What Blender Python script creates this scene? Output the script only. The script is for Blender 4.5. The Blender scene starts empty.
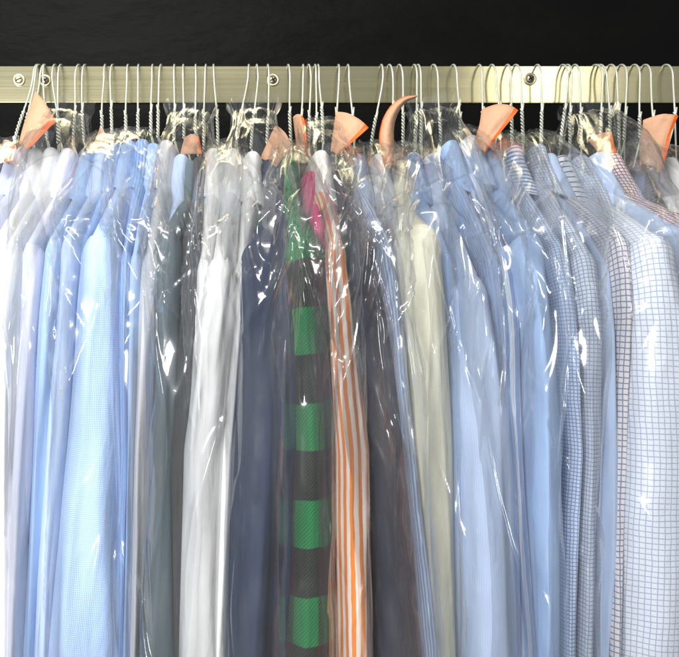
import bpy, math, random
import numpy as np

C = bpy.context.scene.collection
sc = bpy.context.scene
PI = math.pi

# ------------------------------------------------------------------ camera, light, exposure
F = 800.0                      # focal length in photograph pixels (679 wide)
PX0, PY0 = 230.0, 328.5        # foot of the camera's axis (photograph is an off-centre crop)
cam = bpy.data.cameras.new('camera')
cam.sensor_width = 36.0
cam.lens = F / 679.0 * 36.0
cam.shift_x = (339.5 - PX0) / 679.0
cam.clip_start = 0.02
cam.clip_end = 50
camo = bpy.data.objects.new('camera', cam)
camo.location = (0, -1.0, 0)
camo.rotation_euler = (PI / 2, 0, 0)
C.objects.link(camo)
sc.camera = camo

w = bpy.data.worlds.new('World')
sc.world = w
w.use_nodes = True
w.node_tree.nodes['Background'].inputs[0].default_value = (0.93, 0.96, 1.0, 1)
w.node_tree.nodes['Background'].inputs[1].default_value = 0.33


def area(name, loc, target, sx, sy, power, col):
    l = bpy.data.lights.new(name, 'AREA')
    l.shape = 'RECTANGLE'
    l.size = sx
    l.size_y = sy
    l.energy = power
    l.color = col
    o = bpy.data.objects.new(name, l)
    o.location = loc
    d = np.array(target, float) - np.array(loc, float)
    d /= np.linalg.norm(d)
    rx = math.acos(max(-1, min(1, -d[2])))
    rz = math.atan2(d[0], -d[1])
    o.rotation_euler = (rx, 0, rz + 0.0)
    # area lamps shine along local -Z
    import mathutils
    o.rotation_euler = mathutils.Vector(d).to_track_quat('-Z', 'Y').to_euler()
    C.objects.link(o)
    return o


area('ceiling_lamp', (-0.45, -1.20, 1.30), (0.0, -0.1, 0.0), 1.3, 0.20, 33, (1.0, 0.98, 0.94))
area('flash_lamp', (-0.62, -1.30, 0.16), (-0.1, -0.1, -0.05), 0.50, 0.45, 22, (0.97, 0.98, 1.0))
area('right_lamp', (0.80, -1.05, 0.64), (0.42, 0.0, 0.20), 0.24, 0.30, 0.8, (1.0, 0.97, 0.90))

sc.view_settings.view_transform = 'Standard'
sc.view_settings.look = 'None'
sc.view_settings.exposure = 0.10
sc.view_settings.gamma = 1.0
sc.cycles.transparent_max_bounces = 24
sc.cycles.max_bounces = 6
sc.cycles.diffuse_bounces = 3
sc.cycles.glossy_bounces = 2
sc.cycles.use_adaptive_sampling = True
sc.cycles.adaptive_threshold = 0.03
sc.cycles.caustics_reflective = False
sc.cycles.caustics_refractive = False


def X_at(px, y):
    return (px - PX0) / F * (1.0 + y)


def Z_at(py, y):
    return (PY0 - py) / F * (1.0 + y)


# ------------------------------------------------------------------ node helpers
def srgb(r, g, b):
    f = lambda c: (c / 255 / 12.92) if c / 255 <= 0.04045 else ((c / 255 + 0.055) / 1.055) ** 2.4
    return (f(r), f(g), f(b), 1.0)


class NT:
    def __init__(self, name):
        self.m = bpy.data.materials.new(name)
        self.m.use_nodes = True
        self.t = self.m.node_tree
        self.t.nodes.clear()
        self.out = self.n('ShaderNodeOutputMaterial')

    def n(self, typ, **kw):
        nd = self.t.nodes.new(typ)
        for k, v in kw.items():
            setattr(nd, k, v)
        return nd

    def set(self, sock, v):
        if hasattr(v, 'is_output') or isinstance(v, bpy.types.NodeSocket):
            self.t.links.new(v, sock)
        else:
            sock.default_value = v

    def math(self, op, a, b=0.0, c=0.0, clamp=False):
        nd = self.n('ShaderNodeMath', operation=op, use_clamp=clamp)
        self.set(nd.inputs[0], a)
        self.set(nd.inputs[1], b)
        self.set(nd.inputs[2], c)
        return nd.outputs[0]

    def mix(self, f, a, b):
        nd = self.n('ShaderNodeMix', data_type='RGBA')
        self.set(nd.inputs['Factor'], f)
        self.set(nd.inputs['A'], a)
        self.set(nd.inputs['B'], b)
        # sockets of the RGBA flavour
        return nd

    def mixc(self, f, a, b):
        nd = self.n('ShaderNodeMix', data_type='RGBA')
        self.set(nd.inputs[0], f)
        self.set(nd.inputs[6], a)
        self.set(nd.inputs[7], b)
        return nd.outputs[2]

    def uv(self):
        tc = self.n('ShaderNodeTexCoord')
        sp = self.n('ShaderNodeSeparateXYZ')
        self.t.links.new(tc.outputs['UV'], sp.inputs[0])
        return tc.outputs['UV'], sp.outputs[0], sp.outputs[1]

    def noise(self, vec, scale, detail=2.0, sxyz=None, rough=0.5):
        if sxyz:
            mp = self.n('ShaderNodeMapping')
            mp.inputs['Scale'].default_value = sxyz
            self.t.links.new(vec, mp.inputs[0])
            vec = mp.outputs[0]
        nz = self.n('ShaderNodeTexNoise')
        self.t.links.new(vec, nz.inputs['Vector'])
        nz.inputs['Scale'].default_value = scale
        nz.inputs['Detail'].default_value = detail
        nz.inputs['Roughness'].default_value = rough
        return nz.outputs[0]

    def line(self, x, period, width, off=0.0):
        """soft-edged line pattern: 1 on the line"""
        f = self.math('FRACT', self.math('ADD', self.math('DIVIDE', x, period), off))
        d = self.math('ABSOLUTE', self.math('SUBTRACT', f, 0.5))
        # d < width/2
        return self.math('MULTIPLY', self.math('SUBTRACT', width / 2 + 0.03, d), 1 / 0.06, clamp=True)


_mats = {}


def fabric(key, kind, c1, c2=None, c3=None, p=0.01, wd=0.4, rough=0.85, p2=None, sheen=0.15, wr=1.0):
    if key in _mats:
        return _mats[key]
    N = NT(key)
    vec, u, v = N.uv()
    warp = N.math('MULTIPLY', N.math('SUBTRACT', N.noise(vec, 9.0, 1.0), 0.5), 0.004)
    warp2 = N.math('MULTIPLY', N.math('SUBTRACT', N.noise(vec, 45.0, 2.0), 0.5), 0.0022)
    uu = N.math('ADD', u, N.math('ADD', warp, warp2))
    vv = N.math('ADD', v, N.math('SUBTRACT', warp2, warp))
    if kind == 'plain':
        col = c1
    elif kind == 'stripe':
        col = N.mixc(N.line(uu, p, wd), c1, c2)
    elif kind == 'hstripe':
        col = N.mixc(N.line(vv, p, wd), c1, c2)
    elif kind == 'stripe2':          # wide pale with groups of thin lines
        a = N.line(uu, p, wd)
        b = N.line(uu, p, wd * 0.5, 0.27)
        col = N.mixc(N.math('MAXIMUM', a, b), c1, c2)
    elif kind == 'check':
        a = N.line(uu, p, wd)
        b = N.line(vv, p2 or p, wd)
        col = N.mixc(a, c1, c2)
        col = N.mixc(b, col, c3 or c2)
    elif kind == 'dots':
        a = N.math('SINE', N.math('MULTIPLY', N.math('ADD', uu, vv), 2 * PI / p))
        b = N.math('SINE', N.math('MULTIPLY', N.math('SUBTRACT', uu, vv), 2 * PI / p))
        d = N.math('MULTIPLY', N.math('SUBTRACT', N.math('MULTIPLY', a, b), 0.1), 3.0, clamp=True)
        col = N.mixc(d, c1, c2)
    elif kind == 'buffalo':
        su = N.math('MULTIPLY', N.math('ADD', N.math('SINE', N.math('MULTIPLY', N.math('ADD', uu, 0.003), 2 * PI / 0.056)), 0.25), 14.0, clamp=True)
        sv = N.math('MULTIPLY', N.math('ADD', N.math('SINE', N.math('MULTIPLY', N.math('ADD', N.math('ADD', vv, N.math('MULTIPLY', uu, 0.10)), wd), 2 * PI / p)), 0.0), 14.0, clamp=True)
        tw = N.line(N.math('ADD', uu, vv), 0.0042, 0.5)
        both = N.math('MULTIPLY', su, sv)
        onlyv = N.math('MULTIPLY', sv, N.math('SUBTRACT', 1.0, su))
        onlyu = N.math('MULTIPLY', su, N.math('SUBTRACT', 1.0, sv))
        f = N.math('ADD', both, N.math('MULTIPLY', onlyv, N.math('ADD', 0.12, N.math('MULTIPLY', tw, 0.35))))
        f = N.math('ADD', f, N.math('MULTIPLY', onlyu, N.math('MULTIPLY', tw, 0.10)))
        f = N.math('MULTIPLY', f, N.math('ADD', 0.62, N.math('MULTIPLY', tw, 0.38)), clamp=True)
        col = N.mixc(f, N.mixc(su, c3, c2), c1)
    # slight unevenness of dye / wear
    big = N.noise(vec, 14.0, 3.0)
    hs = N.n('ShaderNodeHueSaturation')
    N.set(hs.inputs['Value'], N.math('ADD', 0.93, N.math('MULTIPLY', big, 0.14)))
    N.set(hs.inputs['Color'], col)
    bs = N.n('ShaderNodeBsdfPrincipled')
    N.set(bs.inputs['Base Color'], hs.outputs[0])
    bs.inputs['Roughness'].default_value = rough
    bs.inputs['Specular IOR Level'].default_value = 0.25
    bs.inputs['Sheen Weight'].default_value = sheen
    bs.inputs['Sheen Roughness'].default_value = 0.5
    # wrinkles + weave
    wr1 = N.noise(vec, 1.0, 3.0, (38.0, 9.0, 1.0))
    wr2 = N.noise(vec, 1.0, 2.0, (16.0, 26.0, 1.0))
    wv = N.noise(vec, 1100.0, 1.0)
    h = N.math('ADD', N.math('MULTIPLY', wr1, 0.0050 * wr), N.math('MULTIPLY', wr2, 0.0014 * wr))
    wr3 = N.noise(vec, 1.0, 4.0, (120.0, 55.0, 1.0), 0.6)
    h = N.math('ADD', h, N.math('MULTIPLY', wr3, 0.0007 * wr))
    h = N.math('ADD', h, N.math('MULTIPLY', wv, 0.00022))
    bp = N.n('ShaderNodeBump')
    bp.inputs['Strength'].default_value = 0.7
    bp.inputs['Distance'].default_value = 1.0
    N.set(bp.inputs['Height'], h)
    N.t.links.new(bp.outputs[0], bs.inputs['Normal'])
    N.t.links.new(bs.outputs[0], N.out.inputs[0])
    _mats[key] = N.m
    return N.m


def metal(key, col, rough, bump=0.0, brushed=False, metallic=1.0):
    N = NT(key)
    bs = N.n('ShaderNodeBsdfPrincipled')
    bs.inputs['Metallic'].default_value = metallic
    tc = N.n('ShaderNodeTexCoord')
    nz = N.noise(tc.outputs['Object'], 1.0, 4.0, (2.5, 30, 420) if brushed else (60, 60, 60))
    stain = N.noise(tc.outputs['Object'], 9.0, 5.0)
    d = N.mixc(N.math('MULTIPLY', stain, 0.35), col, (col[0] * .75, col[1] * .72, col[2] * .62, 1))
    N.set(bs.inputs['Base Color'], d)
    N.set(bs.inputs['Roughness'], N.math('ADD', rough, N.math('MULTIPLY', N.math('SUBTRACT', nz, 0.5), rough * 0.5)))
    if bump:
        bp = N.n('ShaderNodeBump')
        bp.inputs['Strength'].default_value = 0.5
        bp.inputs['Distance'].default_value = bump
        N.set(bp.inputs['Height'], nz)
        N.t.links.new(bp.outputs[0], bs.inputs['Normal'])
    N.t.links.new(bs.outputs[0], N.out.inputs[0])
    return N.m


def film_material():
    N = NT('clear_film')
    tr = N.n('ShaderNodeBsdfTransparent')
    tr.inputs[0].default_value = (0.975, 0.978, 0.98, 1)
    gl = N.n('ShaderNodeBsdfGlossy')
    gl.inputs['Color'].default_value = (1, 1, 1, 1)
    gl.inputs['Roughness'].default_value = 0.05
    df = N.n('ShaderNodeBsdfDiffuse')
    df.inputs[0].default_value = (0.85, 0.87, 0.9, 1)
    vec, u, v = N.uv()
    n1 = N.noise(vec, 1.0, 2.0, (40, 16, 1))
    bp = N.n('ShaderNodeBump')
    bp.inputs['Strength'].default_value = 0.35
    bp.inputs['Distance'].default_value = 1.0
    N.set(bp.inputs['Height'], N.math('MULTIPLY', n1, 0.0012))
    N.t.links.new(bp.outputs[0], gl.inputs['Normal'])
    g2 = N.n('ShaderNodeBsdfGlossy')
    g2.inputs['Color'].default_value = (1, 1, 1, 1)
    g2.inputs['Roughness'].default_value = 0.26
    N.t.links.new(bp.outputs[0], g2.inputs['Normal'])
    gm = N.n('ShaderNodeMixShader')
    gm.inputs[0].default_value = 0.52
    N.t.links.new(gl.outputs[0], gm.inputs[1])
    N.t.links.new(g2.outputs[0], gm.inputs[2])
    fr = N.n('ShaderNodeFresnel')
    fr.inputs[0].default_value = 1.45
    N.t.links.new(bp.outputs[0], fr.inputs['Normal'])
    fac = N.math('MINIMUM', N.math('MULTIPLY', fr.outputs[0], 1.6), 0.32)
    m1 = N.n('ShaderNodeMixShader')
    st = N.noise(vec, 1.0, 4.0, (26, 7, 1), 0.6)
    N.set(m1.inputs[0], N.math('MULTIPLY', N.math('POWER', st, 2.0), 0.07))
    N.t.links.new(tr.outputs[0], m1.inputs[1])
    N.t.links.new(df.outputs[0], m1.inputs[2])
    m2 = N.n('ShaderNodeMixShader')
    N.set(m2.inputs[0], fac)
    N.t.links.new(m1.outputs[0], m2.inputs[1])
    N.t.links.new(gm.outputs[0], m2.inputs[2])
    N.t.links.new(m2.outputs[0], N.out.inputs[0])
    return N.m


def paper(key, col, rough=0.7):
    N = NT(key)
    tc = N.n('ShaderNodeTexCoord')
    bs = N.n('ShaderNodeBsdfPrincipled')
    nz = N.noise(tc.outputs['Object'], 60.0, 4.0)
    d = N.mixc(nz, (col[0] * .86, col[1] * .82, col[2] * .78, 1), col)
    N.set(bs.inputs['Base Color'], d)
    bs.inputs['Roughness'].default_value = rough
    bp = N.n('ShaderNodeBump')
    bp.inputs['Strength'].default_value = 0.6
    bp.inputs['Distance'].default_value = 0.002
    N.set(bp.inputs['Height'], N.noise(tc.outputs['Object'], 120.0, 3.0))
    N.t.links.new(bp.outputs[0], bs.inputs['Normal'])
    N.t.links.new(bs.outputs[0], N.out.inputs[0])
    return N.m


# ------------------------------------------------------------------ mesh helpers
def link(name, verts, faces, mat, parent=None, uvs=None, smooth=True):
    me = bpy.data.meshes.new(name)
    me.from_pydata([tuple(map(float, p)) for p in verts], [], [tuple(int(i) for i in f) for f in faces])
    if uvs is not None:
        ul = me.uv_layers.new(name='UVMap')
        idx = np.empty(len(me.loops), dtype=np.int32)
        me.loops.foreach_get('vertex_index', idx)
        ul.data.foreach_set('uv', np.asarray(uvs, dtype=np.float32)[idx].ravel())
    if smooth:
        me.polygons.foreach_set('use_smooth', [True] * len(me.polygons))
    me.materials.append(mat)
    me.update()
    o = bpy.data.objects.new(name, me)
    if parent is not None:
        o.parent = parent
        # parts are given in world coordinates; store them relative to the thing's base
        off = np.array(parent.matrix_basis.translation)
        p = parent.parent
        while p is not None:
            off = off + np.array(p.matrix_basis.translation)
            p = p.parent
        co = np.empty(len(me.vertices) * 3)
        me.vertices.foreach_get('co', co)
        co = (co.reshape(-1, 3) - off).ravel()
        me.vertices.foreach_set('co', co)
        me.update()
    C.objects.link(o)
    return o


def grid_faces(nr, nc, off=0):
    r, c = np.meshgrid(np.arange(nr - 1), np.arange(nc - 1), indexing='ij')
    a = (r * nc + c).ravel() + off
    return np.stack([a, a + 1, a + nc + 1, a + nc], 1)


def tag(o, label=None, cat=None, group=None, kind=None):
    if label:
        o['label'] = label
    if cat:
        o['category'] = cat
    if group:
        o['group'] = group
    if kind:
        o['kind'] = kind
    return o


def thing(name, loc, label, cat, group=None):
    o = bpy.data.objects.new(name, None)
    o.empty_display_size = 0.02
    o.location = loc
    C.objects.link(o)
    return tag(o, label, cat, group)


def tube(paths, r, sides=7):
    """sweep circles along polylines (list of (n,3)); returns verts, faces"""
    V, Fc = [], []
    off = 0
    for P in paths:
        P = np.asarray(P, float)
        n = len(P)
        T = np.gradient(P, axis=0)
        T /= np.linalg.norm(T, axis=1)[:, None] + 1e-12
        ref = np.array([1.0, 0.13, 0.07])
        A = np.cross(T, ref)
        A /= np.linalg.norm(A, axis=1)[:, None] + 1e-12
        B = np.cross(T, A)
        th = np.linspace(0, 2 * PI, sides, endpoint=False)
        ring = P[:, None, :] + r * (np.cos(th)[None, :, None] * A[:, None, :] + np.sin(th)[None, :, None] * B[:, None, :])
        V.append(ring.reshape(-1, 3))
        for i in range(n - 1):
            for k in range(sides):
                k2 = (k + 1) % sides
                Fc.append((off + i * sides + k, off + i * sides + k2, off + (i + 1) * sides + k2, off + (i + 1) * sides + k))
        Fc.append(tuple(off + k for k in range(sides))[::-1])
        Fc.append(tuple(off + (n - 1) * sides + k for k in range(sides)))
        off += n * sides
    return np.concatenate(V), Fc


def box(x0, x1, y0, y1, z0, z1, bev=0.0):
    import bmesh
    bm = bmesh.new()
    bmesh.ops.create_cube(bm, size=1.0)
    for v in bm.verts:
        v.co = (x0 + (v.co.x + .5) * (x1 - x0), y0 + (v.co.y + .5) * (y1 - y0), z0 + (v.co.z + .5) * (z1 - z0))
    if bev:
        bmesh.ops.bevel(bm, geom=bm.edges[:], offset=bev, segments=2, affect='EDGES')
    vs = [tuple(v.co) for v in bm.verts]
    bm.verts.index_update()
    fs = [[v.index for v in f.verts] for f in bm.faces]
    bm.free()
    return vs, fs


# ------------------------------------------------------------------ the wall and the rail
def build_wall():
    N = NT('black_wall')
    tc = N.n('ShaderNodeTexCoord')
    bs = N.n('ShaderNodeBsdfPrincipled')
    n1 = N.noise(tc.outputs['Object'], 5.0, 5.0, (1.0, 1.0, 2.2))
    N.set(bs.inputs['Base Color'], N.mixc(n1, (0.0015, 0.0015, 0.0015, 1), (0.007, 0.007, 0.0065, 1)))
    bs.inputs['Roughness'].default_value = 0.45
    bs.inputs['Specular IOR Level'].default_value = 0.05
    bp = N.n('ShaderNodeBump')
    bp.inputs['Strength'].default_value = 0.5
    bp.inputs['Distance'].default_value = 0.02
    N.set(bp.inputs['Height'], n1)
    N.t.links.new(bp.outputs[0], bs.inputs['Normal'])
    N.t.links.new(bs.outputs[0], N.out.inputs[0])
    v, f = box(-1.6, 2.2, 0.42, 0.46, -1.2, 1.4)
    o = link('wall', v, f, N.m, smooth=False)
    tag(o, kind='structure')


RAIL_TOP, RAIL_BOT, RAIL_T = 0.328, 0.2825, 0.008


def build_rail():
    brass = metal('brushed_brass', (0.64, 0.59, 0.37, 1), 0.20, 0.00002, True)
    satin = metal('satin_brass', (0.55, 0.50, 0.33, 1), 0.42)
    dark = metal('dark_screw', (0.30, 0.28, 0.22, 1), 0.35)
    t = thing('clothes_rail', (0.1, 0.004, RAIL_BOT), 'flat brushed brass bar that carries all the wire hangers', 'rail')
    v, f = box(-1.3, 1.9, 0.0, RAIL_T, RAIL_BOT, RAIL_TOP, 0.0008)
    b = link('bar', v, f, brass, t, smooth=False)
    for px, py, slot in ((19, 80, True), (45, 80.5, False), (273, 80, False), (530, 79, False)):
        X, Z = X_at(px, 0), Z_at(py, 0)
        # washer: lathed ring, dished towards the middle
        prof = [(0.0078, 0.0), (0.0078, -0.0012), (0.0070, -0.0018), (0.0055, -0.0014), (0.0048, -0.0010)]
        th = np.linspace(0, 2 * PI, 29)[:-1]
        V = [(X + r * math.cos(a), y, Z + r * math.sin(a)) for r, y in prof for a in th]
        n = len(th)
        Fs = [(i * n + k, i * n + (k + 1) % n, (i + 1) * n + (k + 1) % n, (i + 1) * n + k) for i in range(len(prof) - 1) for k in range(n)]
        s = link('screw', V, Fs, satin, t)
        prof = [(0.0050, -0.0004), (0.0048, -0.0022), (0.0036, -0.0031), (0.0010, -0.0034)]
        V = [(X + r * math.cos(a), y, Z + r * math.sin(a)) for r, y in prof for a in th]
        Fs = [(i * n + k, i * n + (k + 1) % n, (i + 1) * n + (k + 1) % n, (i + 1) * n + k) for i in range(len(prof) - 1) for k in range(n)]
        Fs.append(tuple(3 * n + k for k in range(n)))
        link('screw_head', V, Fs, satin if slot else dark, s)
        ang = 0.5
        for q in ((0,) if slot else (0, 1)):
            a = ang + q * PI / 2
            L, Wd = 0.0036, 0.0007
            dx, dz = math.cos(a), math.sin(a)
            V = []
            for sx, sz in ((-1, -1), (1, -1), (1, 1), (-1, 1)):
                for yy in (-0.0037, -0.0030):
                    V.append((X + dx * L * sx - dz * Wd * sz, yy + q * 0.0001, Z + dz * L * sx + dx * Wd * sz))
            Fs = [(0, 2, 4, 6), (1, 7, 5, 3), (0, 1, 3, 2), (2, 3, 5, 4), (4, 5, 7, 6), (6, 7, 1, 0)]
            link('drive_slot', V, Fs, M_black, s, smooth=False)


M_black = None

# ------------------------------------------------------------------ hangers
HOOK_R = 0.022
HOOK_Z = 0.308
HY = 0.004 - HOOK_R            # depth of the shank, in front of the rail


def build_hanger(inner, tx, bx, by, label, rng):
    """tx: hook top px, bx,by: bottom of the twist px"""
    y = HY
    Xt, Xb = X_at(tx, y), X_at(bx, y)
    Zb = Z_at(by, y)
    t = thing('wire_hanger', (Xt, 0.004, RAIL_TOP), label, 'hanger', 'wire hangers hooked over the rail')
    zt = Z_at(rng.uniform(107, 117), y)         # where the twist begins
    ft = (HOOK_Z - zt) / (HOOK_Z - Zb)
    bend = rng.uniform(-0.0012, 0.0012)

    def xs(z):
        k = np.clip((HOOK_Z - z) / (HOOK_Z - Zb), 0, 1)
        k = k * k * (3 - 2 * k) * 0.5 + k * 0.5
        return Xt + (Xb - Xt) * k + bend * math.sin(PI * k)
    P = []
    for z in np.linspace(zt - 0.004, HOOK_Z, 12):
        P.append((xs(z), y, z))
    lean = rng.uniform(-0.004, 0.004)
    a_end = PI * rng.uniform(1.05, 1.2)
    for a in np.linspace(0, a_end, 16)[1:]:
        P.append((Xt + lean * (a / PI) , 0.004 - HOOK_R * math.cos(a), HOOK_Z + HOOK_R * math.sin(a)))
    v, f = tube([P], 0.0012)
    link('hook', v, f, M_wire, t)
    n = 44
    zz = np.linspace(zt, Zb, n)
    turns = (zt - Zb) / 0.0085
    ph = rng.uniform(0, 6)
    paths = []
    for s in (0, PI):
        a = ph + s + np.linspace(0, 2 * PI * turns, n)
        paths.append(np.stack([[xs(z) for z in zz] + 0.0013 * np.cos(a), y + 0.0013 * np.sin(a), zz], 1))
    # the cut end of the wire standing off the twist
    ex = xs(zt) + 0.0016 * (1 if rng.random() < .7 else -1)
    paths.append(np.array([(ex, y - 0.0012, zt + rng.uniform(0.004, 0.009)), (ex * .5 + xs(zt) * .5, y - 0.001, zt), (xs(zt - 0.004), y - 0.001, zt - 0.004)]))
    v, f = tube(paths, 0.00115, 6)
    link('twisted_neck', v, f, M_wire, t)
    # shoulders and lower bar of the hanger, inside the garment
    Xg, Xf = inner if inner else (Xb, Xb)
    e = -0.150 if inner else -0.075
    zd = Zb - (0.165 if inner else 0.12)
    sp = [(Xb, y, Zb), (Xg, y - 0.004, Zb - 0.075), (Xf, e, zd), (Xf, e - 0.008, zd - 0.01), (Xf, e, zd - 0.016),
          (Xg, 0.0, zd - 0.02), (Xg, -e, zd - 0.016), (Xg, -e + 0.006, zd - 0.01), (Xg, -e, zd), (Xg, -y + 0.004, Zb - 0.075), (Xb + .001, y, Zb)]
    v, f = tube([np.array(sp)], 0.0011, 5)
    link('shoulder_wire', v, f, M_wire, t)
    return t


# ------------------------------------------------------------------ garments
def sgnpow(v, e):
    return np.sign(v) * np.abs(v) ** e


def folds(u, z, rng, lam=(0.02, 0.07), n=6, zs=0.35):
    """long vertical folds that wander; u, z in metres; about -1..1"""
    out = np.zeros_like(u)
    tot = 0
    for k in range(n):
        l = rng.uniform(*lam)
        wgt = (l / lam[1]) ** 0.8
        tilt = rng.uniform(-0.13, 0.13)
        ph = rng.uniform(0, 6.28)
        mod = 0.5 + 0.5 * np.sin(z / zs * rng.uniform(2, 5) + rng.uniform(0, 6.28))
        s = np.sin(2 * PI * (u + tilt * z + 0.0025 * np.sin(z * rng.uniform(7, 16) + ph)) / l + ph)
        s = np.where(s > 0, s ** 1.0, -np.abs(s) ** 0.75)
        out += wgt * s * mod
        tot += wgt
    return out / tot


def lerp3(levels, z):
    zs = np.array([a for a, b in levels])
    vs = np.array([b for a, b in levels])
    o = np.argsort(zs)
    return np.interp(z, zs[o], vs[o])


def loft(name, P, mat, parent, u0=None, extra_uv=(0, 0), v0=1.0):
    """P [rows, cols, 3]; uv in metres, u measured from the middle column"""
    nr, nc, _ = P.shape
    d = np.linalg.norm(np.diff(P, axis=1), axis=2)
    kern = np.ones(9) / 9
    dp = np.pad(d, ((4, 4), (0, 0)), mode='edge')
    d = np.stack([np.convolve(dp[:, c], kern, 'valid') for c in range(nc - 1)], 1)
    U = np.concatenate([np.zeros((nr, 1)), np.cumsum(d, axis=1)], 1)
    U = U - U[:, nc // 2:nc // 2 + 1]
    dv = np.linalg.norm(np.diff(P[:, nc // 2], axis=0), axis=1)
    v = -np.concatenate([[0], np.cumsum(dv)])
    Vv = np.repeat(v[:, None], nc, 1)
    if u0 is not None:
        U = U * u0
    Vv = Vv * v0
    uv = np.stack([U + extra_uv[0], Vv + extra_uv[1]], 2).reshape(-1, 2)
    return link(name, P.reshape(-1, 3), grid_faces(nr, nc), mat, parent, uv)


def build_garment(g, rng):
    cx, cy = g['collar']
    seam = g.get('seam', 243)
    dy = g.get('dy', 0.0)
    yS = -(0.185 + dy)                       # depth of the front of the shoulder
    st = g['strip']                          # ((py, xl, xr), ...)
    big = g.get('big', 1.0)
    yc = -0.052
    Xc = X_at(cx, yc)
    zc1 = Z_at(cy, yc)
    zc0 = zc1 - 0.058 * big
    zS = Z_at(seam, yS)
    lev_c = [(Z_at(py, yS), X_at((a + b) / 2, yS)) for py, a, b in st]
    lev_w = [(Z_at(py, yS), (b - a) / 2 / F * (1 + yS)) for py, a, b in st]
    hw = lerp3(lev_w, zS)
    Xs = lerp3(lev_c, zS)
    t = thing(g['name'], (Xc, HY, zc0), g['label'], g['cat'], g.get('group'))
    m = g['mat']
    mc = g.get('collar_mat', m)
    # ---- body: lofted loops, a tent over the hanger then hanging straight
    th = PI / 2 + np.linspace(-PI, PI, 73)   # middle column faces the camera
    zr = np.concatenate([np.linspace(zc0 + 0.012, zS, 14), np.linspace(zS - 0.012, -0.62, 34)])
    rows = []
    tx = 0.0168 * big
    for z in zr:
        if z >= zS:
            k = (zc0 + 0.012 - z) / (zc0 + 0.012 - zS)
            a = 0.062 + (-yS - 0.062) * (k ** 0.86)
            tt = tx * 0.92 + (hw - tx * 0.92) * k ** 1.5
            e = 0.9 - 0.18 * k
        else:
            q = min(1, (zS - z) / 0.05)
            a = -yS - 0.012 * q
            a = a - 0.020 * q
            tt = min(hw, 0.016) if q >= 1 else hw + (min(hw, 0.016) - hw) * q
            e = 0.72
        yy = -a * sgnpow(np.sin(th), e)
        xx = tt * sgnpow(np.cos(th), e)
        fy = np.clip((-yy - 0.05) / (-yS - 0.05), 0, 1)
        Xfront = lerp3(lev_c, min(z, zS))
        xc = Xc + (Xfront - Xc) * fy
        kk = np.clip(1 - abs(z - zS) / 0.09, 0, 1)
        rows.append(np.stack([xx + xc, yy, z - 0.013 * kk * np.abs(np.cos(th)) ** 2], 1))
    P = np.array(rows)
    s_par = (th - PI / 2) * 0.10
    U, Z = np.meshgrid(s_par, zr)
    fo = folds(U, Z, rng)
    ampz = np.clip((zS - Z) / 0.1, 0.0, 1)[..., None]
    nrm = np.stack([np.cos(th), -np.sin(th) * 0.3, np.zeros_like(th)], 1)[None]
    P = P + nrm * (fo[..., None] * 0.004 * (0.25 + ampz))
    loft('body', P, m, t, **g.get('uvk', {}))
    # ---- front sleeve
    ns, nz = 65, 70
    th = PI / 2 + np.linspace(-PI, PI, ns)
    zend = g.get('zend', -0.52)
    zr = zS + 0.002 - np.concatenate([[0, 0.002, 0.006], np.linspace(0.012, zS - zend, nz - 3)])
    hy0 = 0.045
    rows = []
    ph = rng.uniform(0, 6.28)
    for z in zr:
        q = np.clip((zS - z) / 0.10, 0, 1)
        lift = -0.0025 + 0.0037 * min(1.0, (zS + 0.002 - z) / 0.010)
        hwz = lerp3(lev_w, z) + lift
        hy = hy0 + 0.012 * q
        e = 0.72 + 0.16 * q
        yfront = yS - lift * 1.3 - 0.014 * math.sin(q * PI / 2) - 0.006 * math.sin(z * 9 + ph)*q
        yy = yfront + hy - hy * sgnpow(np.sin(th), e)
        xx = hwz * sgnpow(np.cos(th), e) + lerp3(lev_c, z)
        drop = 0.013 * np.abs(np.cos(th)) ** 2 * np.clip(1 - (zS - z) / 0.09, 0, 1)
        rows.append(np.stack([xx, yy, z - drop], 1))
    P = np.array(rows)
    U, Z = np.meshgrid((th - PI / 2) * 0.03, zr)
    fo = folds(U, Z, rng, (0.018, 0.06), 7)
    q = np.clip((zS - 0.004 - Z) / 0.07, 0, 1)[..., None]
    nrm = np.stack([np.cos(th) * 0.45, -np.sin(th), np.zeros_like(th)], 1)[None]
    P = P + nrm * (fo[..., None] * g.get('fold', 0.009) * q)
    s0 = rng.uniform(-0.5, 0.5)
    ss = (th - PI / 2)[None] - s0 - 0.15 * np.sin(Z * 7 + ph)
    P[..., 1] -= 0.0030 * np.exp(-np.abs(ss / 0.10) ** 1.3) * q[..., 0]
    # gathers just under the seam
    P[..., 1] -= (np.sin(U * 420 + ph) * 0.0007) * np.exp(-((zS - Z) / 0.02) ** 2)
    loft('sleeve', P, m, t)
    # ---- collar: flattened ring with a rolled top edge
    th = PI / 2 + np.linspace(-PI, PI, 57)
    prof = []
    H = zc1 - zc0
    prof += [(-0.0012, zc0 + 0.004), (-0.0004, zc0 - 0.0004), (0.0026, zc0 - 0.0006)]
    for k in (0, .055, .075, .095, .14, .22, .32, .43, .54, .65, .76, .87, 1.0):
        if k == .075:
            prof.append((0.0020, zc0 + (H - 0.005) * k))
            continue
        prof.append((0.0032 * (1 - k) ** 1.5, zc0 + (H - 0.005) * k))
    for a in np.linspace(0.2, PI, 7):
        prof.append((-0.004 + 0.004 * math.cos(a), zc1 - 0.005 + 0.005 * math.sin(a)))
    prof.append((-0.009, zc1 - 0.03))
    ax, ay = tx, 0.050
    rows = []
    lean = g.get('lean', (cx - 225) * 0.045 / F * 0.94)
    wob = rng.uniform(-1, 1)
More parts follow.
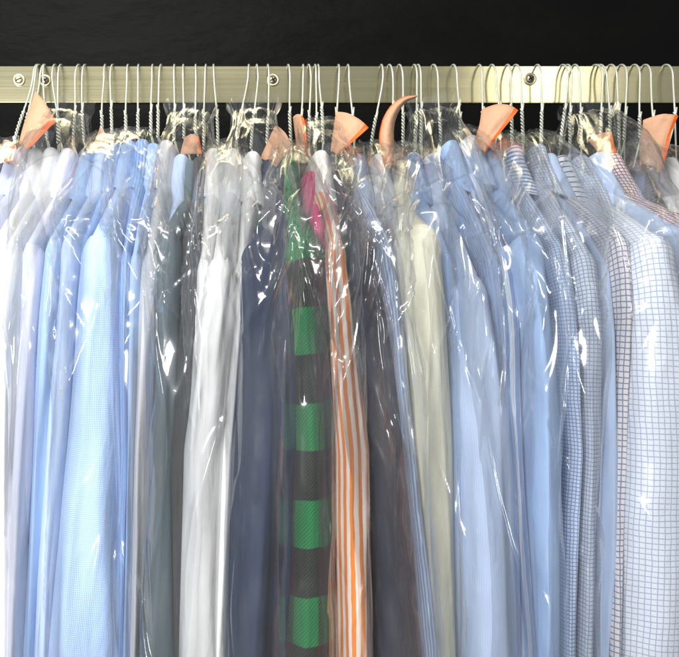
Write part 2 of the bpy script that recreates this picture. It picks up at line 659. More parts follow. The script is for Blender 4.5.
    for r, z in prof:
        k = np.clip((z - zc0) / H, 0, 1)
        sx = np.cos(th)
        fl = 0.020 * (1 - k) ** 1.3 if r > -0.001 else 0.0
        yy = HY + 0.006 - (ay + r + fl) * sgnpow(np.sin(th), 0.9)
        xx = (ax + r) * sgnpow(sx, 0.85) * (1.0 - 0.10 * k)
        zz = z - 0.011 * np.abs(sx) ** 2.2 * k - 0.006 * (1 - k) * np.sin(th) * 1.0 - 0.006 * k * (np.sin(th) < 0) * np.abs(np.sin(th))
        zz = zz - 0.008 * sx * (1 - k)
        zz = zz + 0.0012 * np.sin(3 * th + wob * 5) * (1 - k)
        fy = np.clip((-yy - 0.0) / 0.07, 0, 1)
        xc = Xc + lean * (1 - k) * fy + 0.0012 * wob * np.sin(k * 4)
        rows.append(np.stack([xx + xc, yy, zz], 1))
    P = np.array(rows)
    nr, nc, _ = P.shape
    co = loft('collar', P, mc, t, **g.get('uvk', {}))
    if g.get('collar_label'):
        co['label'] = g['collar_label']
    if g.get('button'):
        bx, by = g['button']
        yb = yc - 0.018
        bX, bZ = X_at(bx, yb), Z_at(by, yb)
        pr = [(0.0, -0.0016), (0.0015, -0.0016), (0.0024, -0.0022), (0.0031, -0.0012), (0.0030, 0.0)]
        a = np.linspace(0, 2 * PI, 15)[:-1]
        V = [(bX + r * math.cos(q), yb + d, bZ + r * math.sin(q)) for r, d in pr for q in a]
        n = len(a)
        Fs = [(i * n + k, i * n + (k + 1) % n, (i + 1) * n + (k + 1) % n, (i + 1) * n + k) for i in range(len(pr) - 1) for k in range(n)]
        link('button', V, Fs, M_button, t)
    return Xc, Xs


# ------------------------------------------------------------------ plastic bags
def tri(x):
    f = x - np.floor(x)
    return np.abs(f - 0.5) * 2


def crumple(U, Z, rng, n, lam, zst=1.0, warp=0.0, amin=0.0):
    """sum of irregular zigzags: flat facets meeting in sharp creases"""
    out = np.zeros_like(U)
    Uw = U + warp * np.sin(Z * rng.uniform(9, 18) + rng.uniform(0, 6))
    Zw = Z * zst
    tot = 0
    for k in range(n):
        a = rng.uniform(amin, PI - amin) if amin else rng.uniform(0, PI)
        if amin:
            a -= PI / 2
        l = math.exp(rng.uniform(math.log(lam[0]), math.log(lam[1])))
        p = Uw * math.cos(a) + Zw * math.sin(a)
        kn = [p.min() - l]
        while kn[-1] < p.max() + l:
            kn.append(kn[-1] + l * 0.5 * rng.uniform(0.45, 1.7))
        val = [(q % 2) * rng.uniform(0.55, 1.0) + (1 - q % 2) * rng.uniform(0, 0.3) for q in range(len(kn))]
        out += np.interp(p, kn, val) * l
        tot += l
    return out / tot


def build_bag(b, rng):
    nx, ny = b['neck']
    yN = HY - 0.004
    Xn, Zn = X_at(nx, yN), Z_at(ny, yN)
    yF = -(0.215 + b.get('dy', 0.018))
    (x0, x1), (x2, x3) = b['top'], b['bot']
    zsh = Z_at(b.get('sh', 232), yF)
    cA, wA = X_at((x0 + x1) / 2, yF), (x1 - x0) / 2 / F * (1 + yF)
    cB, wB = X_at((x2 + x3) / 2, yF), (x3 - x2) / 2 / F * (1 + yF)
    # column angles, denser towards the camera
    s = np.linspace(-1, 1, 221)
    th = PI / 2 + PI * (0.55 * s + 0.45 * s ** 3)
    nr = 290
    ruff = 0.022 if ny < 128 else 0.004
    zr = np.concatenate([np.linspace(Zn + ruff, Zn, 16), np.linspace(Zn - 0.001, zsh, 90), np.linspace(zsh - 0.0025, -0.56, nr - 106)])
    zlow = Z_at(655, yF)
    R = []
    for z in zr:
        if z > Zn:
            k = (z - Zn) / ruff
            a, wx = 0.026 + 0.008 * k * (ruff > .01), 0.022 + 0.006 * k * (ruff > .01)
            X, e, yc = Xn, 0.95, yN
        elif z >= zsh:
            k = (Zn - z) / (Zn - zsh)
            ks = k ** 0.72
            a = 0.026 + (-yF - 0.026) * ks
            kw = k ** 0.9
            wx = 0.022 + (wA + 0.004 - 0.022) * kw
            X = Xn + (cA - Xn) * k ** 0.95
            yc = yN * (1 - k)
            e = 0.95 - 0.25 * k
        else:
            k = np.clip((zsh - z) / (zsh - zlow), 0, 1.2)
            q = min(1, (zsh - z) / 0.06)
            a = -yF + 0.010 * q
            wx = wA + 0.004 + (wB - wA) * k
            X = cA + (cB - cA) * k
            yc = 0
            e = 0.70
        yy = yc - a * sgnpow(np.sin(th), e)
        xx = wx * sgnpow(np.cos(th), e)
        fy = np.clip(-yy / -yF, -0.3, 1)
        base = Xn if z >= zsh else Xn + (cA - Xn) * 0.9
        R.append(np.stack([base + (X - base) * fy + xx, yy, np.full_like(xx, z)], 1))
    P = np.array(R)
    # arc-length style coordinate around the bag
    d = np.linalg.norm(np.diff(P[170], axis=0), axis=1)
    u = np.concatenate([[0], np.cumsum(d)])
    u -= u[110]
    U, Z = np.meshgrid(u, zr)
    cr_sm = crumple(U, Z, rng, 3, (0.05, 0.12), 0.8, 0.002)
    cr_lo = crumple(U, Z, rng, 2, (0.06, 0.14), 0.30, 0.003, 0.4)
    cr_nk = crumple(U, Z, rng, 3, (0.014, 0.034), 0.20, 0.003, 0.9)
    big = crumple(U, Z, rng, 2, (0.12, 0.2), 0.6, 0.0)
    # memory creases: thin raised lines where the film was folded or pulled
    rid = np.zeros_like(U)
    half = wA + 0.03
    for k in range(9):               # long soft pleats of slack film
        uc, zc = rng.uniform(-half, half), rng.uniform(-0.06 if k < 5 else -0.30, zsh + 0.04)
        a = rng.gauss(0.0, 0.22) + (rng.choice((-1, 1)) * 0.5 if zc > zsh - 0.06 else 0)
        L, sg, hgt = rng.uniform(0.05, 0.18), rng.uniform(0.0022, 0.0045), rng.uniform(0.004, 0.010)
        al = (U - uc) * math.sin(a) + (Z - zc) * math.cos(a)
        ac = (U - uc) * math.cos(a) - (Z - zc) * math.sin(a) + rng.uniform(-2, 2) * al * al
        rid += hgt * np.exp(-np.abs(ac / sg) ** 1.6) * np.clip(1 - (al / L) ** 2, 0, 1)
    for k in range(int(22 * b.get('ridges', 1.0))):
        if rng.random() < 0.6:      # pulled from the neck over the shoulder
            zc = zsh + rng.gauss(0.0, 0.055)
            a = rng.choice((-1, 1)) * abs(rng.gauss(0.55, 0.35))
        else:
            zc = rng.uniform(-0.30 if rng.random() < 0.35 else -0.05, zsh)
            a = rng.gauss(0.0, 0.35)
        uc = rng.uniform(-half, half)
        L = rng.uniform(0.02, 0.085)
        sg = rng.uniform(0.0015, 0.0030)
        hgt = rng.uniform(0.0008, 0.0030) * rng.choice((1, 1, -1))
        du, dz = U - uc, Z - zc
        al = du * math.sin(a) + dz * math.cos(a)
        ac = du * math.cos(a) - dz * math.sin(a) + rng.uniform(-4, 4) * al * al
        rid += hgt * np.exp(-(ac / sg) ** 2) * np.clip(1.6 * (1 - (al / L) ** 2), 0, 1)
    # the film is crumpled hard round the neck and shoulder, hangs in long facets lower down
    ksh = np.exp(-((Z - (zsh + b.get('cz', 0.0))) / 0.09) ** 2)
    knk = np.clip((Z - (Zn - 0.05)) / 0.05, 0, 1)
    amp = b.get('amp', 1.0)
    D = cr_sm * (0.010 + 0.028 * ksh * amp) + cr_nk * 0.006 * knk + cr_lo * 0.034 * (1 - 0.5 * ksh) * (0.55 + 0.45 * np.clip((Z + 0.16) / 0.12, 0, 1)) + big * 0.012 * (0.4 + 0.6 * ksh)
    D = D * np.clip((Zn - Z) / 0.05, 0.45, 1) + rid
    nx_ = np.cos(th) * 0.55
    ny_ = -np.sin(th)
    P[..., 0] += nx_[None] * D * 0.8
    P[..., 1] += ny_[None] * D
    jag = crumple(U * 0.5, Z * 0.1, rng, 2, (0.008, 0.02), 1.0)
    P[..., 2] -= np.clip((Z - Zn) / 0.02, 0, 1) * (jag * 0.014) * (ruff > .01)
    P[..., 2] += (crumple(U, Z, rng, 4, (0.02, 0.06), 1.0) - 0.5) * 0.008
    nrn, nc, _ = P.shape
    uv = np.stack([U, Z], 2).reshape(-1, 2)
    o = link('garment_bag', P.reshape(-1, 3), grid_faces(nrn, nc), M_film, None, uv)
    # give the bag its own origin at the neck
    off = np.array([Xn, yN, Zn])
    me = o.data
    co = np.empty(len(me.vertices) * 3)
    me.vertices.foreach_get('co', co)
    me.vertices.foreach_set('co', (co.reshape(-1, 3) - off).ravel())
    me.update()
    o.location = off
    tag(o, b['label'], 'garment bag', 'clear plastic bags over the clothes')
    return o


# ------------------------------------------------------------------ paper tags
def build_tag(tg, rng):
    y = tg.get('y', -0.075)
    q = tg['quad']                     # A top-left, B top-right, C bottom-right, D bottom-left ; orange along B-C
    ys = tg.get('ys', (y + 0.02, y, y, y + 0.015))
    K = [np.array([X_at(p[0], yy), yy, Z_at(p[1], yy)]) for p, yy in zip(q, ys)]
    n = 13
    bul = tg.get('bulge', 0.006)
    cen = sum(K) / 4
    tph = rng.uniform(0, 6)

    def pt(u, v):
        p = (1 - u) * (1 - v) * K[0] + u * (1 - v) * K[1] + u * v * K[2] + (1 - u) * v * K[3]
        w_ = math.sin(PI * u) * bul
        p = p + np.array([0, -w_ - 0.003 * math.sin(v * 5 + u * 2 + tph) - 0.0016 * abs(math.sin(u * 7 + v * 3 + tph)), 0.5 * w_ * (1 - v) * tg.get('arch', 1.0)])
        return p
    t = thing('paper_tag', tuple(cen), tg['label'], 'paper tag', 'peach paper tags between the hangers')

    def sheet(u0, u1, h, name, mat):
        V, Fc = [], []
        for side in (-1, 1):
            for i in range(n):
                for j in range(n):
                    u = u0 + (u1 - u0) * j / (n - 1)
                    p = pt(u, i / (n - 1)).copy()
                    p[1] += side * h
                    V.append(p)
        g0 = grid_faces(n, n)
        Fc += [tuple(f) for f in g0]
        Fc += [tuple(f[::-1]) for f in grid_faces(n, n, n * n)]
        ring = [j for j in range(n)] + [i * n + n - 1 for i in range(1, n)] + [(n - 1) * n + j for j in range(n - 2, -1, -1)] + [i * n for i in range(n - 2, 0, -1)]
        for a, b in zip(ring, ring[1:] + ring[:1]):
            Fc.append((b, a, a + n * n, b + n * n))
        return link(name, V, Fc, mat, t)
    sheet(0, 1, 0.0003, 'paper_sheet', M_peach)
    if tg.get('band', True):
        sheet(1 - tg.get('bw', 0.12), 1.004, 0.0007, 'orange_band', M_orange)
    return t


def build_horn(label):
    """the long curled tag standing up before the rail"""
    pts = [(417, 96), (404, 99), (394, 109), (388, 122), (386, 138), (388, 152), (391, 168)]
    wd = [1.0, 3.2, 5.2, 6.5, 7.5, 7.0, 6.0]
    t = thing('paper_tag', (X_at(388, -.07), -0.07, Z_at(130, -.07)), label, 'paper tag', 'peach paper tags between the hangers')
    s = np.linspace(0, 6, 31)
    cx = np.interp(s, range(7), [p[0] for p in pts])
    cy = np.interp(s, range(7), [p[1] for p in pts])
    k = np.array([.25, .5, .25])
    for _ in range(4):
        cx[1:-1] = np.convolve(cx, k, 'same')[1:-1]
        cy[1:-1] = np.convolve(cy, k, 'same')[1:-1]
    ww = np.interp(s, range(7), wd)
    dx, dy_ = np.gradient(cx), np.gradient(cy)
    L = np.hypot(dx, dy_)
    nx, ny = dy_ / L, -dx / L

    def sheet(a0, a1, h, name, mat):
        m = 7
        V = []
        for side in (-1, 1):
            for i in range(31):
                for j in range(m):
                    a = a0 + (a1 - a0) * j / (m - 1)
                    y = -0.068 - 0.010 * (1 - a * a) + 0.012 * (s[i] < 2) * (2 - s[i]) / 2 + side * h
                    V.append((X_at(cx[i] + nx[i] * ww[i] * a, y), y, Z_at(cy[i] + ny[i] * ww[i] * a, y)))
        Fc = [tuple(f) for f in grid_faces(31, m)] + [tuple(f[::-1]) for f in grid_faces(31, m, 31 * m)]
        ring = [j for j in range(m)] + [i * m + m - 1 for i in range(1, 31)] + [30 * m + j for j in range(m - 2, -1, -1)] + [i * m for i in range(29, 0, -1)]
        for a, b in zip(ring, ring[1:] + ring[:1]):
            Fc.append((b, a, a + 31 * m, b + 31 * m))
        link(name, V, Fc, mat, t)
    sheet(-1, 1, 0.0003, 'paper_sheet', M_peach)
    sheet(-1.005, -0.86, 0.0005, 'orange_band', M_orange)


# ------------------------------------------------------------------ materials
M_black = metal('black_slot', (0.02, 0.02, 0.018, 1), 0.6)
M_wire = metal('enamelled_wire', srgb(206, 207, 192), 0.32, metallic=0.35)
M_film = film_material()
M_peach = paper('peach_paper', srgb(198, 154, 122))
M_orange = paper('orange_paper', srgb(228, 102, 22), 0.5)
M_button = paper('grey_button', srgb(90, 92, 100), 0.3)

W = srgb(238, 238, 238)
f_ = fabric
MAT = dict(
    lav=f_('lavender_cotton', 'plain', srgb(196, 203, 226)),
    white=f_('white_cotton', 'plain', srgb(240, 240, 238)),
    lilac=f_('lilac_white_cotton', 'plain', srgb(226, 226, 240)),
    blue=f_('sky_blue_cotton', 'plain', srgb(170, 199, 240)),
    pale=f_('pale_blue_cotton', 'plain', srgb(188, 206, 234)),
    deep=f_('deep_blue_cotton', 'plain', srgb(150, 180, 226)),
    dots=f_('dotted_blue_cotton', 'dots', srgb(154, 186, 234), srgb(208, 224, 247), p=0.0036),
    rib=f_('ribbed_blue_cotton', 'stripe', srgb(150, 184, 232), srgb(118, 152, 206), p=0.004, wd=0.4),
    grey=f_('grey_white_cotton', 'plain', srgb(212, 214, 218)),
    slate=f_('slate_wool', 'plain', srgb(98, 112, 118), sheen=0.02),
    char=f_('charcoal_wool', 'plain', srgb(74, 74, 74), sheen=0.02),
    navy=f_('navy_wool', 'plain', srgb(44, 54, 76), sheen=0.02),
    navy2=f_('dark_navy_wool', 'plain', srgb(36, 44, 70), sheen=0.02),
    plaid=f_('green_buffalo_flannel', 'buffalo', srgb(17, 116, 60), srgb(28, 19, 18), srgb(58, 30, 26), p=0.096, wd=0.028, sheen=0.02),
    mag=f_('magenta_cotton', 'plain', srgb(206, 24, 106)),
    orange=f_('orange_stripe_cotton', 'stripe', srgb(244, 226, 212), srgb(238, 134, 44), p=0.0095, wd=0.5),
    jacket=f_('dark_grey_wool', 'plain', srgb(42, 43, 60), sheen=0.02),
    bstripe=f_('blue_white_stripe_cotton', 'stripe', srgb(206, 218, 238), srgb(138, 166, 212), p=0.0036, wd=0.5),
    fstripe=f_('chambray_cotton', 'stripe', srgb(188, 205, 234), srgb(182, 200, 231), p=0.0024, wd=0.5),
    hblue=f_('ruled_blue_cotton', 'hstripe', srgb(222, 230, 242), srgb(120, 144, 190), p=0.0052, wd=0.45),
    cream=f_('cream_flannel', 'plain', srgb(236, 233, 208), sheen=0.3, wr=1.6),
    sstripe=f_('sky_stripe_cotton', 'stripe', srgb(170, 196, 236), srgb(144, 174, 224), p=0.0042, wd=0.45),
    wstripe=f_('white_blue_stripe_cotton', 'stripe2', srgb(130, 158, 206), srgb(222, 230, 242), p=0.0105, wd=0.34),
    scheck=f_('small_check_cotton', 'check', srgb(212, 222, 238), srgb(128, 154, 200), p=0.0038, wd=0.26),
    tiny=f_('tiny_grid_cotton', 'check', srgb(214, 221, 231), srgb(142, 158, 190), p=0.0042, wd=0.22),
    brown=f_('brown_tattersall_cotton', 'check', srgb(214, 214, 218), srgb(124, 136, 178), srgb(142, 124, 122), p=0.0058, wd=0.2),
    tatt=f_('blue_tattersall_cotton', 'check', srgb(208, 213, 221), srgb(156, 169, 200), srgb(156, 162, 178), p=0.0056, wd=0.17),
    red=f_('red_check_cotton', 'check', srgb(220, 208, 212), srgb(136, 84, 92), srgb(128, 88, 92), p=0.0046, wd=0.24),
    black=f_('black_wool', 'plain', srgb(44, 46, 48), sheen=0.02),
    dstripe=f_('dark_rule_cotton', 'hstripe', srgb(222, 226, 234), srgb(56, 58, 76), p=0.0070, wd=0.22),
)

SH = 'shirts hanging on the rail'
JK = 'dark jackets hanging on the rail'
S = 'dress_shirt'
J = 'jacket'
G = [
    dict(key='lav1', short='lavender shirt cut by the left picture edge', name=S, mat='lav', collar=(14, 152), strip=((260, -75, -45), (450, -80, -45), (650, -85, -45)), hook=(33, 14, 145),
         label='lavender blue shirt with greyish collar cut by the left picture edge'),
    dict(key='lav2', short='second lavender blue shirt from the left', name=S, mat='lav', collar=(25, 147), strip=((260, -45, -18), (450, -48, -20), (650, -52, -20)), hook=(35, 24, 135),
         label='second lavender blue shirt, right behind the upright paper tag at far left'),
    dict(key='white1', short='white shirt at the left picture edge', name=S, mat='white', collar=(37, 149), strip=((260, -20, 10), (450, -26, 8), (650, -30, 6)), hook=(40, 32, 140), dy=0.01, seam=245,
         label='plain white shirt at the left picture edge, its sleeve partly out of frame'),
    dict(key='white2', short='second white shirt from the left edge', name=S, mat='white', collar=(52, 148), strip=((260, -2, 24), (450, -6, 20), (650, -12, 15)), hook=(43, 47, 140), dy=0.006, seam=243,
         label='plain white shirt between the edge white shirt and the lilac white one'),
    dict(key='lilac', short='lilac tinged white shirt beside sky blue', name=S, mat='lilac', collar=(68, 149), strip=((260, 17, 44), (450, 12, 36), (650, 6, 24)), hook=(52, 60, 142), seam=243,
         label='lilac tinged white shirt just left of the first sky blue shirt'),
    dict(key='blue1', name=S, mat='blue', collar=(88, 152), strip=((260, 42, 63), (450, 33, 54), (650, 20, 42)), hook=(75, 73, 146), seam=238,
         label='sky blue shirt, the first blue one right of the white shirts'),
    dict(key='pale1', short='pale blue shirt beside the tan tag', name=S, mat='pale', collar=(103, 149), strip=((260, 57, 80), (450, 46, 68), (650, 34, 52)), hook=(82, 84, 142), seam=236,
         label='pale blue shirt with narrow collar beside the brown tag, left of dotted shirt'),
    dict(key='deep', name=S, mat='deep', collar=(116, 144), strip=((260, 74, 92), (450, 62, 82), (650, 50, 72)), hook=(104, 102, 130), dy=-0.02,
         label='deeper blue shirt mostly hidden behind the dotted blue shirt'),
    dict(key='dots', name=S, mat='dots', collar=(129, 141), strip=((260, 77, 121), (450, 63, 126), (650, 44, 120)), hook=(110, 112, 145), dy=0.014, seam=236,
         label='blue shirt with a fine white dotted weave and wide sleeve'),
    dict(key='rib', name=S, mat='rib', collar=(143, 140), strip=((260, 117, 134), (450, 120, 133), (650, 112, 128)), hook=(127, 126, 138), seam=250,
         label='blue shirt with ribbed collar just right of the dotted shirt'),
    dict(key='blue2', short='sky blue shirt with dark collar button', name=S, mat='blue', collar=(154, 144), strip=((260, 127, 144), (450, 127, 138), (650, 120, 134)), hook=(138, 138, 138), seam=252, button=(150, 186),
         label='plain sky blue shirt with dark collar button left of the grey white shirt'),
    dict(key='grey', short='greyish white shirt left of the slate jacket', name=S, mat='grey', collar=(166, 141), strip=((260, 139, 162), (450, 132, 151), (650, 127, 142)), hook=(152, 151, 136), dy=0.004, seam=252, button=(163, 181),
         label='greyish white shirt between the blue shirts and the slate jacket'),
    dict(key='pale2', short='pale blue shirt left of the charcoal jacket', name=S, mat='pale', collar=(181, 155), strip=((260, 160, 175), (450, 154, 170), (650, 150, 166)), hook=(159, 158, 138), dy=-0.025,
         label='pale blue shirt whose collar shows alone between grey white shirt and charcoal jacket'),
    dict(key='slate', name=J, mat='slate', collar=(190, 161), strip=((260, 152, 184), (450, 146, 180), (650, 136, 180)), hook=(174, 174, 140), dy=0.002, seam=232,
         label='slate grey green jacket left of the charcoal jacket'),
    dict(key='char', name=J, mat='char', collar=(200, 157), strip=((260, 178, 202), (450, 168, 192), (650, 165, 190)), hook=(183, 184, 138), dy=-0.008, seam=232,
         label='charcoal jacket squeezed between slate jacket and three white shirts'),
    dict(key='wA', short='leftmost of three white shirts in the middle', name=S, mat='white', collar=(214, 149), strip=((260, 194, 213), (450, 183, 206), (650, 178, 200)), hook=(196, 196, 150), seam=258, dy=-0.004,
         label='leftmost of the three white shirts in the middle left of the rail'),
    dict(key='wB', name=S, mat='white', collar=(233, 149), strip=((260, 204, 238), (450, 178, 225), (650, 174, 224)), hook=(214, 218, 148), seam=258, dy=0.014,
         label='middle of the three white shirts, with the broad white sleeve'),
    dict(key='wC', name=S, mat='white', collar=(252, 152), strip=((260, 232, 252), (450, 214, 240), (650, 206, 232)), hook=(248, 236, 147), seam=262, dy=-0.006,
         label='rightmost of the three white shirts, beside the navy jacket'),
    dict(key='navy', short='navy jacket under crinkled film', name=J, mat='navy', collar=(271, 160), strip=((260, 240, 287), (450, 223, 290), (650, 226, 272)), hook=(258, 251, 149), seam=240, dy=0.006, big=1.15,
         label='navy jacket under crinkled film left of the green plaid shirt'),
    dict(key='navy2', short='darker navy jacket by the green plaid', name=J, mat='navy2', collar=(279, 164), strip=((260, 272, 296), (450, 270, 302), (650, 258, 302)), hook=(269, 267, 144), seam=240, dy=-0.006, big=1.0,
         label='darker navy jacket tucked between the navy jacket and green plaid shirt'),
    dict(key='plaid', name='flannel_shirt', mat='plaid', collar=(288, 156), strip=((260, 282, 330), (450, 288, 340), (650, 284, 338)), hook=(290, 291, 146), seam=236, dy=0.008, cat='flannel shirt', uvk=dict(u0=0.5, v0=0.28, extra_uv=(0, 0.018)),
         label='green and black buffalo plaid flannel shirt'),
    dict(key='mag', name=S, mat='mag', collar=(310, 172), strip=((205, 309, 323), (260, 318, 330), (450, 327, 342), (650, 328, 342)), hook=(316, 315, 150), seam=205, dy=-0.03,
         label='magenta shirt showing beside the orange striped shirt'),
    dict(key='orange', name=S, mat='orange', collar=(321, 151), strip=((260, 325, 349), (450, 336, 373), (650, 337, 374)), hook=(319, 323, 142), seam=238, dy=0.010, collar_mat='white',
         collar_label='white contrast collar', label='orange and white striped shirt with a white collar'),
    dict(key='jacket', name=J, mat='jacket', collar=(342, 162), strip=((260, 345, 379), (450, 368, 412), (650, 370, 434)), hook=(339, 336, 140), seam=240, dy=0.0, big=1.15,
         label='dark grey jacket right of the orange striped shirt'),
    dict(key='bstripe', short='blue and white striped shirt', name=S, mat='bstripe', collar=(358, 154), strip=((260, 378, 397), (450, 400, 418), (650, 422, 440)), hook=(349, 354, 140), seam=240, dy=0.008, collar_mat='pale',
         label='blue and white striped shirt between dark grey jacket and cream shirt'),
    dict(key='wD', name=S, mat='white', collar=(379, 154), strip=((260, 392, 412), (450, 410, 428), (650, 425, 440)), hook=(383, 371, 148), seam=238, dy=-0.02,
         label='white shirt with only its collar showing, left of the cream shirt'),
    dict(key='cream', name='flannel_shirt', mat='cream', collar=(399, 161), strip=((260, 396, 446), (450, 410, 456), (650, 428, 462)), hook=(403, 403, 148), seam=226, dy=0.012, cat='flannel shirt', big=1.1,
         label='cream flannel shirt with soft puffed shoulder'),
    dict(key='blue3', name=S, mat='deep', collar=(413, 153), strip=((260, 436, 458), (450, 444, 464), (650, 450, 468)), hook=(417, 415, 148), seam=252, dy=-0.008,
         label='mid blue shirt right beside the cream flannel shirt'),
    dict(key='fine', short='broad fine striped pale blue shirt', name=S, mat='fstripe', collar=(432, 154), strip=((280, 455, 492), (450, 456, 514), (650, 457, 524)), hook=(421, 421, 148), seam=278, dy=0.012,
         label='pale blue fine striped shirt with the broad sleeve right of the cream shirt'),
    dict(key='sky', short='sky blue shirt with tall plain collar', name=S, mat='sstripe', collar=(451, 141), strip=((260, 482, 504), (450, 494, 514), (650, 500, 522)), hook=(438, 441, 142), seam=258, dy=-0.006, collar_mat='blue',
         label='sky blue fine striped shirt with tall plain collar right of the fine striped one'),
    dict(key='wstripe', short='blue shirt with bold white stripes', name=S, mat='wstripe', collar=(471, 136), strip=((260, 497, 517), (450, 508, 524), (650, 520, 534)), hook=(457, 461, 138), seam=264, dy=0.004, collar_mat='pale',
         label='blue shirt with bold white stripes left of the bright sky blue shirt'),
    dict(key='bright', short='bright sky blue shirt under the big tag', name=S, mat='blue', collar=(494, 150), strip=((260, 513, 550), (450, 525, 563), (650, 529, 562)), hook=(482, 482, 140), seam=234, dy=0.016, collar_mat='pale',
         label='bright plain sky blue shirt under the big orange edged tag'),
    dict(key='scheck', name=S, mat='scheck', collar=(513, 146), strip=((260, 546, 574), (450, 563, 584), (650, 558, 578)), hook=(511, 512, 142), seam=246, dy=0.004, collar_mat='hblue',
         collar_label='blue and white ruled collar', label='small blue check shirt with a striped collar'),
    dict(key='tiny', short='white shirt with tiny grey blue grid', name=S, mat='tiny', collar=(537, 145), strip=((260, 570, 602), (450, 578, 603), (650, 572, 594)), hook=(521, 523, 144), seam=252, dy=0.006,
         label='white shirt with tiny grey blue grid left of the dark ruled collar'),
    dict(key='plain', short='pale blue shirt left of brown tattersall', name=S, mat='pale', collar=(549, 154), strip=((260, 596, 614), (450, 596, 616), (650, 590, 610)), hook=(541, 541, 146), seam=262, dy=-0.006,
         label='plain pale blue shirt wedged between the tiny grid shirt and brown tattersall shirt'),
    dict(key='brown', short='brown and blue tattersall shirt', name=S, mat='brown', collar=(561, 156), strip=((260, 610, 634), (450, 610, 630), (650, 602, 620)), hook=(568, 560, 148), seam=236, dy=0.004, collar_mat='dstripe',
         collar_label='white collar ruled with dark lines', label='brown and blue tattersall shirt with dark ruled collar'),
    dict(key='tatt', name=S, mat='tatt', collar=(581, 156), strip=((260, 632, 684), (450, 622, 705), (650, 610, 712)), hook=(572, 570, 148), seam=238, dy=0.016, collar_mat='tiny',
         label='white shirt with a blue tattersall grid, broad sleeve at right'),
    dict(key='plain2', short='pale blue shirt right of blue tattersall', name=S, mat='pale', collar=(597, 153), strip=((260, 676, 702), (450, 690, 720), (650, 690, 730)), hook=(580, 581, 148), seam=236, dy=-0.02,
         label='pale blue shirt with plain collar right of the blue tattersall shirt'),
    dict(key='red', name=S, mat='red', collar=(613, 154), strip=((260, 700, 728), (450, 710, 740), (650, 712, 745)), hook=(603, 601, 140), seam=234, dy=0.0,
         label='shirt with a red brown check collar near the right edge'),
    dict(key='black', name=J, mat='black', collar=(638, 166), strip=((260, 726, 758), (450, 730, 770), (650, 735, 775)), hook=(617, 619, 140), seam=228, dy=0.0, big=1.1,
         label='black jacket sloping away at the right picture edge'),
    dict(key='wE', short='white shirt in the top right corner', name=S, mat='white', collar=(668, 158), strip=((260, 760, 788), (450, 765, 798), (650, 770, 800)), hook=(651, 655, 140), seam=236, dy=0.0,
         label='white shirt in the top right corner beside the big peach tag'),
]

HOOKS_EXTRA = [
    (58, 58, 144, 'empty looking wire hanger above the lilac white shirt, with a bent neck'),
    (205, 204, 152, 'wire hanger standing alone between the charcoal jacket and the three white shirts'),
    (303, 299, 140, 'wire hanger in front of the narrow peach tag right of the green plaid collar'),
    (311, 309, 142, 'dull wire hanger left of the white collar of the orange striped shirt'),
    (393, 392, 118, 'wire hanger rising out of the long curled peach tag'),
    (496, 500, 112, 'wire hanger coming out of the top of the big tag over the sky blue shirt'),
    (607, 610, 136, 'wire hanger right of the small tag above the red check collar'),
    (627, 624, 140, 'wire hanger crossing its neighbours left of the big tag at far right'),
    (640, 640, 138, 'wire hanger just left of the big peach tag at far right'),
    (673, 675, 118, 'rightmost wire hanger, rising from the orange edge of the far right tag'),
]

BAGS = [
    dict(neck=(20, 146), top=(-60, 18), bot=(-70, 14), sh=225, label='clear bag over the white shirts at the left picture edge'),
    dict(neck=(68, 118), top=(10, 66), bot=(0, 50), sh=225, label='clear bag over the lilac white shirt and first sky blue shirt'),
    dict(neck=(112, 140), top=(52, 126), bot=(34, 126), sh=218, dy=0.026, cz=0.02, label='clear bag with sharp glints over the dotted blue shirt'),
    dict(neck=(136, 136), top=(118, 164), bot=(112, 146), sh=222, label='clear bag over the ribbed blue shirt and grey white shirt'),
    dict(neck=(190, 118), top=(150, 206), bot=(136, 192), sh=215, cz=-0.01, amp=1.2, label='clear bag over the slate and charcoal jackets'),
    dict(neck=(226, 148), top=(192, 246), bot=(172, 228), sh=225, label='clear bag over the three white shirts in the middle left'),
    dict(neck=(254, 116), top=(236, 296), bot=(222, 284), sh=215, dy=0.022, cz=-0.02, amp=1.5, ridges=1.2, label='heavily crinkled clear bag over the navy jacket'),
    dict(neck=(288, 150), top=(282, 332), bot=(272, 338), sh=220, cz=-0.02, amp=1.3, ridges=1.0, label='clear bag over the green plaid flannel shirt'),
    dict(neck=(319, 128), top=(318, 354), bot=(332, 378), sh=225, amp=1.0, label='clear bag over the orange striped shirt'),
    dict(neck=(347, 150), top=(342, 388), bot=(368, 434), sh=222, amp=1.1, label='clear bag over the dark grey jacket'),
    dict(neck=(376, 150), top=(374, 404), bot=(414, 444), sh=226, label='clear bag over the blue and white striped shirt'),
    dict(neck=(404, 150), top=(394, 450), bot=(428, 466), sh=216, dy=0.022, label='clear bag over the cream flannel shirt'),
    dict(neck=(432, 116), top=(436, 498), bot=(446, 526), sh=232, dy=0.02, label='clear bag over the pale blue fine striped shirt'),
    dict(neck=(462, 136), top=(478, 524), bot=(500, 538), sh=232, label='clear bag over the blue shirt with bold white stripes'),
    dict(neck=(496, 140), top=(510, 556), bot=(524, 568), sh=222, dy=0.026, cz=-0.02, label='clear bag over the bright sky blue shirt'),
    dict(neck=(530, 140), top=(546, 606), bot=(556, 604), sh=225, label='clear bag over the small check and tiny grid shirts'),
    dict(neck=(588, 118), top=(604, 694), bot=(600, 716), sh=222, dy=0.026, label='clear bag over the blue tattersall shirt'),
    dict(neck=(632, 150), top=(690, 760), bot=(700, 770), sh=220, label='clear bag over the red check shirt and black jacket'),
]

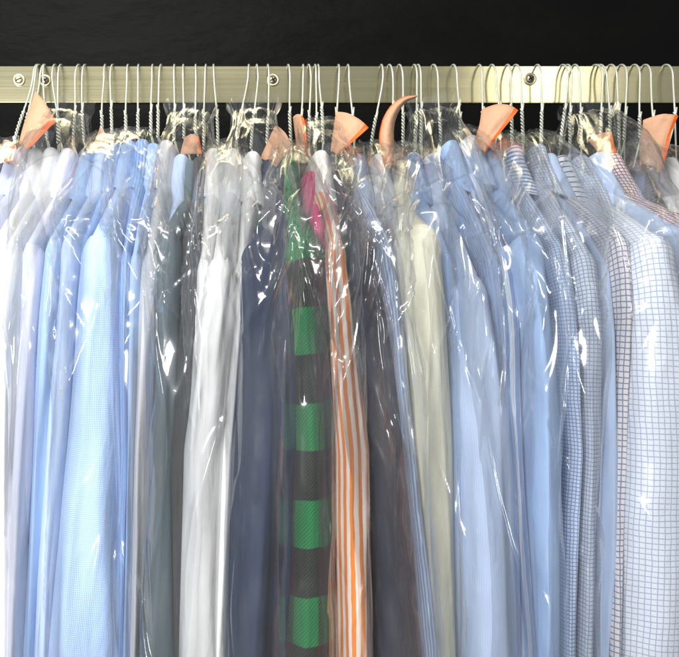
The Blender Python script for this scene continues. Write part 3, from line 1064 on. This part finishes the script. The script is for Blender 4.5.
TAGS = [
    dict(quad=((35, 91), (57, 122), (27, 150), (19, 143)), y=-0.085, label='upright peach tag with orange lower edge in front of the left screws'),
    dict(quad=((3, 141), (15, 146), (9, 164), (-2, 160)), y=-0.09, label='small rusty peach tag at the left picture edge under film'),
    dict(quad=((100, 127), (108, 141), (110, 153), (90, 153)), y=-0.055, band=False, label='small tan tag between the two leftmost blue collars'),
    dict(quad=((184, 138), (199, 137), (202, 154), (180, 156)), y=-0.062, bw=0.12, label='small tag under crumpled film above the charcoal jacket collar'),
    dict(quad=((275, 126), (292, 146), (276, 168), (260, 158)), y=-0.060, band=False, label='tan tag behind the navy jacket collar, without orange edge'),
    dict(quad=((293, 117), (304, 118), (309, 158), (297, 152)), y=-0.045, bw=0.3, label='narrow upright tag right of the green plaid collar'),
    dict(quad=((336, 112), (369, 127), (337, 157), (330, 152)), y=-0.085, label='large peach tag with bright orange edge right of the white contrast collar'),
    dict(quad=((482, 109), (517, 111), (484, 154), (474, 144)), y=-0.085, arch=1.6, label='large peach tag with orange edge above the bright sky blue shirt'),
    dict(quad=((588, 140), (610, 134), (617, 152), (600, 160)), y=-0.058, bw=0.22, label='small rounded tag above the red check collar'),
    dict(quad=((641, 121), (678, 116), (658, 174), (640, 164)), y=-0.085, bw=0.13, label='large peach tag with orange edge at the far right'),
]

# ------------------------------------------------------------------ build
build_wall()
build_rail()
rnd = random.Random(11)
for g in G:
    g['cat'] = g.get('cat', 'jacket' if g['name'] == J else 'shirt')
    g['group'] = JK if g['name'] == J else SH
    g['mat'] = MAT[g['mat']]
    if 'collar_mat' in g:
        g['collar_mat'] = MAT[g['collar_mat']]
    inner = build_garment(g, random.Random(hash_ := sum(ord(ch) * (i + 3) for i, ch in enumerate(g['key']))))
    hx, bx, by = g['hook']
    build_hanger(inner, hx, bx, by, 'wire hanger holding the ' + g.get('short', g['label'].split(',')[0]), rnd)
for hx, bx, by, lab in HOOKS_EXTRA:
    build_hanger(None, hx, bx, by, lab, rnd)
for t in TAGS:
    build_tag(t, rnd)
build_horn('long curled peach tag standing up in front of the rail')
for i, b in enumerate(BAGS):
    build_bag(b, random.Random(100 + i * 7))
